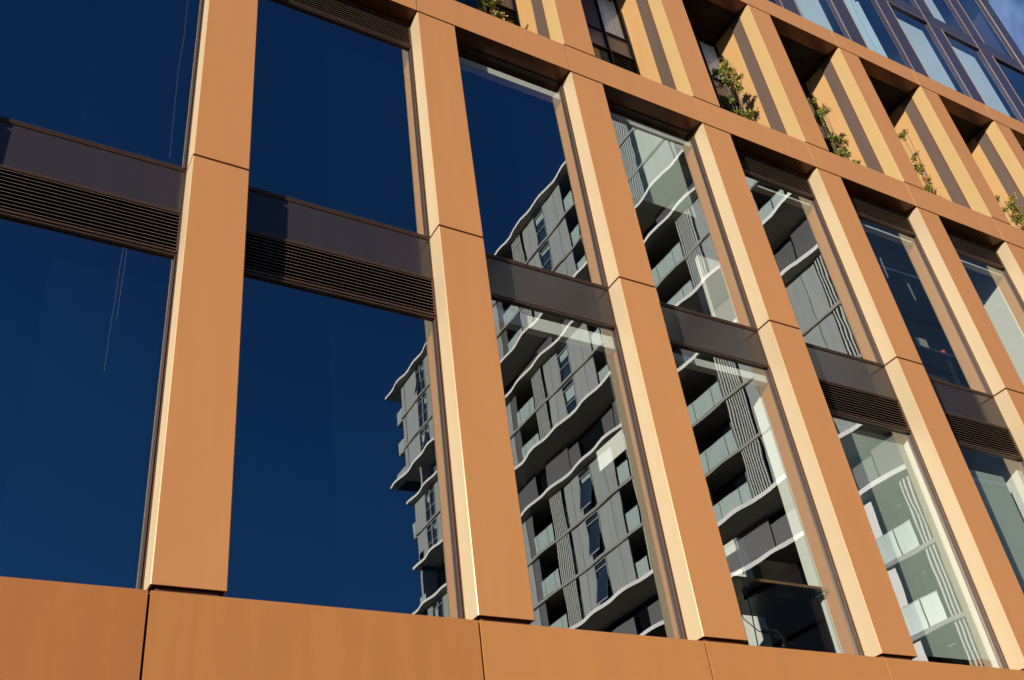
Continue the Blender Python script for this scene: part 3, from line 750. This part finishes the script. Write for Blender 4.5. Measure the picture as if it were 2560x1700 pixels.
for li in range(len(LV) - 1):
    zt, zb = LV[li], LV[li + 1]
    we = wend(zb + 1)
    if zt == 24.9: pass
    dark = zt in DARK
    z0, z1 = Z0 + zb + (0.15 if zb in THICK else 0.10), Z0 + zt - (0.15 if zt in THICK else 0.10)
    # recessed core wall of this storey
    m = MB(); m.box(AX + 1.25, AX + 13.5, wy(we - 0.3), wy(W0 + .3), z0, z1, 'a_dark'); put("core_wall", m, A)
    m = MB(); m.box(AX + 0.1, AX + 13.5, wy(we), wy(we - 0.28), z0, z1, 'a_wall'); put("end_wall", m, A)
    m = MB(); m.box(AX + 0.1, AX + 13.5, wy(W0 + .28), wy(W0), z0, z1, 'a_wall'); put("end_wall", m, A)
    if dark:
        w = W0 + 0.4
        k = 0
        while w < we - 1:
            wd = ra.choice((1.9, 2.6, 3.3, 1.2))
            if k % 3 != 2:
                m = MB(); bxw(m, AX + 0.95, AX + 1.05, w + 0.04, min(w + wd, we - .4) - 0.04, z0, z1 - (0.5 if k % 2 else 0.1), 'a_mid'); put("wall_panel", m, A)
            w += wd; k += 1
        continue
    for (w0, w1, ty) in CELLS:
        if w0 >= we - 0.2: continue
        w1 = min(w1, we)
        if zt > 36.0 and 30.0 < w0 < 36.8 and False: continue
        if 36.6 < zt and 19 < w0 < 21.5 and ty == 's': ty = 'p'
        if 36.6 < zt and w0 == 22.1:
            w0, ty = 23.65, 's'
            m = MB(); bxw(m, AX, AX + 0.12, 22.12, 23.25, z0 - .02, z1 + .02, 'a_wall'); put("wall_panel", m, A)
        if (28 <= zb < 33 or zt < 14) and w0 in (14.75, 15.63): ty = 'o'
        if zt < 14 and w0 > 19.4: continue
        if ty == 'p':
            m = MB(); bxw(m, AX, AX + 0.12, w0, w1, z0 - .02, z1 + .02, 'a_wall'); put("wall_panel", m, A)
        elif ty == 'c':
            m = MB(); bxw(m, AX + 0.02, AX + 0.12, w0, w1, z0, z1, 'a_mid'); put("wall_panel", m, A)
        elif ty == 'w':
            m = MB()
            bxw(m, AX + 0.10, AX + 0.12, w0, w1, z0, z1, 'a_win')
            W_ = put("window_strip", m, A)
            fr = MB(); t = 0.05
            bxw(fr, AX - 0.01, AX + 0.10, w0, w0 + t, z0, z1, 'a_frame'); bxw(fr, AX - 0.01, AX + 0.10, w1 - t, w1, z0, z1, 'a_frame')
            for zz in (z0, z0 + (z1 - z0) * .40, z1 - 0.42, z1 - t):
                bxw(fr, AX - 0.01, AX + 0.10, w0 + t, w1 - t, zz, zz + t, 'a_frame')
            put("frame", fr, W_)
            if ra.random() < 0.6:
                bl_ = MB(); h = ra.uniform(.15, .7)
                bxw(bl_, AX + 0.085, AX + 0.095, w0 + .18, w1 - .18, z1 - .5 - h, z1 - .45, 'a_rail'); put("window_blind", bl_, W_)
            if ra.random() < 0.35 or (zt == 19.15 and w0 == 33.62):
                sw = MB(); za, zb_ = z0 + 0.25, z0 + 1.75
                a = w0 + .06; b = w1 - .06
                for (c0, c1) in ((a, a + .05), (b - .05, b)):
                    sw.face([(AX + 0.0, wy(c0), zb_), (AX + 0.0, wy(c1), zb_), (AX - 0.28, wy(c1), za), (AX - 0.28, wy(c0), za)], 'a_frame')
                sw.face([(AX + 0.0, wy(a), zb_), (AX + 0.0, wy(b), zb_), (AX - 0.28, wy(b), za), (AX - 0.28, wy(a), za)], 'a_win')
                sw.box(AX - 0.31, AX - 0.27, wy(b), wy(a), za - .03, za + .03, 'a_frame')
                put("open_sash", sw, W_)
        elif ty == 's':
            m = MB(); n = max(5, int((w1 - w0) / 0.15))
            bxw(m, AX + 0.06, AX + 0.10, w0, w1, z0, z1, 'a_dark')
            for k in range(n):
                a = w0 + (w1 - w0) * (k + .15) / n
                bxw(m, AX - 0.06, AX + 0.02, a, a + 0.075, z0 - .02, z1 + .02, 'a_slat')
            bxw(m, AX - 0.02, AX + 0.0, w0, w1, z0 + .95, z0 + .98, 'a_dark')
            put("louvre_screen", m, A)
        elif ty == 'o':
            m = MB()
            nb = 3 if w1 - w0 > 1.5 else 1
            spl = [0, .25, .8, 1] if nb == 3 else [0, 1]
            bal = put("balustrade", MB().box(AX - 0.12, AX - 0.09, wy(w1), wy(w0), z0 + 1.02, z0 + 1.06, 'a_frame'), A)
            for q in range(nb):
                a = w0 + (w1 - w0) * spl[q] + .02; b = w0 + (w1 - w0) * spl[q + 1] - .02
                gp = MB(); bxw(gp, AX - 0.115, AX - 0.095, a, b, z0, z0 + 1.02, 'a_rail'); put("glass_panel", gp, bal)
            # sliding doors deep inside
            m = MB(); bxw(m, AX + 1.15, AX + 1.2, w0 + .1, w0 + (w1 - w0) * .45, z0, z1 - .2, 'a_mid'); put("balcony_door", m, A)
# end balconies on the far corner
for (z, w0, w1) in ((42.3, 57.65, 58.75), (39.3, 57.65, 58.75), (36.6, 57.65, 59.2), (31.0, 56.35, 56.9), (28.25, 55.5, 56.2), (24.9, 55.5, 56.5)):
    bal = put("end_balcony", MB().box(AX + 0.0, AX + 3.2, wy(w1), wy(w0 - .05), Z0 + z - 0.1, Z0 + z + 0.08, 'a_thin'), A)
    gp = MB(); bxw(gp, AX + 0.0, AX + 0.02, w0, w1 - .02, Z0 + z + 0.08, Z0 + z + 1.15, 'a_rail')
    gp.box(AX + 0.02, AX + 3.2, wy(w1) + .01, wy(w1) + .03, Z0 + z + 0.08, Z0 + z + 1.15, 'a_rail'); put("glass_panel", gp, bal)
for (za, zb_) in ((8.15, 10.65), (10.95, 13.45), (5.25, 7.85)):
    m = MB(); bxw(m, AX - 0.03, AX + 0.0, 16.22, 16.98, Z0 + za, Z0 + zb_, 'a_slab'); put("wall_panel", m, A)
m = MB(); m.box(AX + 0.3, AX + 13.5, wy(56.6), wy(W0 + .5), Z0 + 45.6, Z0 + 46.5, 'a_mid'); put("roof_parapet", m, A)
m = MB(); m.box(AX + 0.2, AX + 13.4, wy(55.2), wy(W0 + .2), -0.12, Z0 - 3.7, 'a_dark'); put("ground_storey", m, A)
m = MB(); m.box(AX + 13.5, AX + 13.7, wy(55.2), wy(W0 + .2), -0.12, Z0 + 45.4, 'a_wall'); put("rear_wall", m, A)
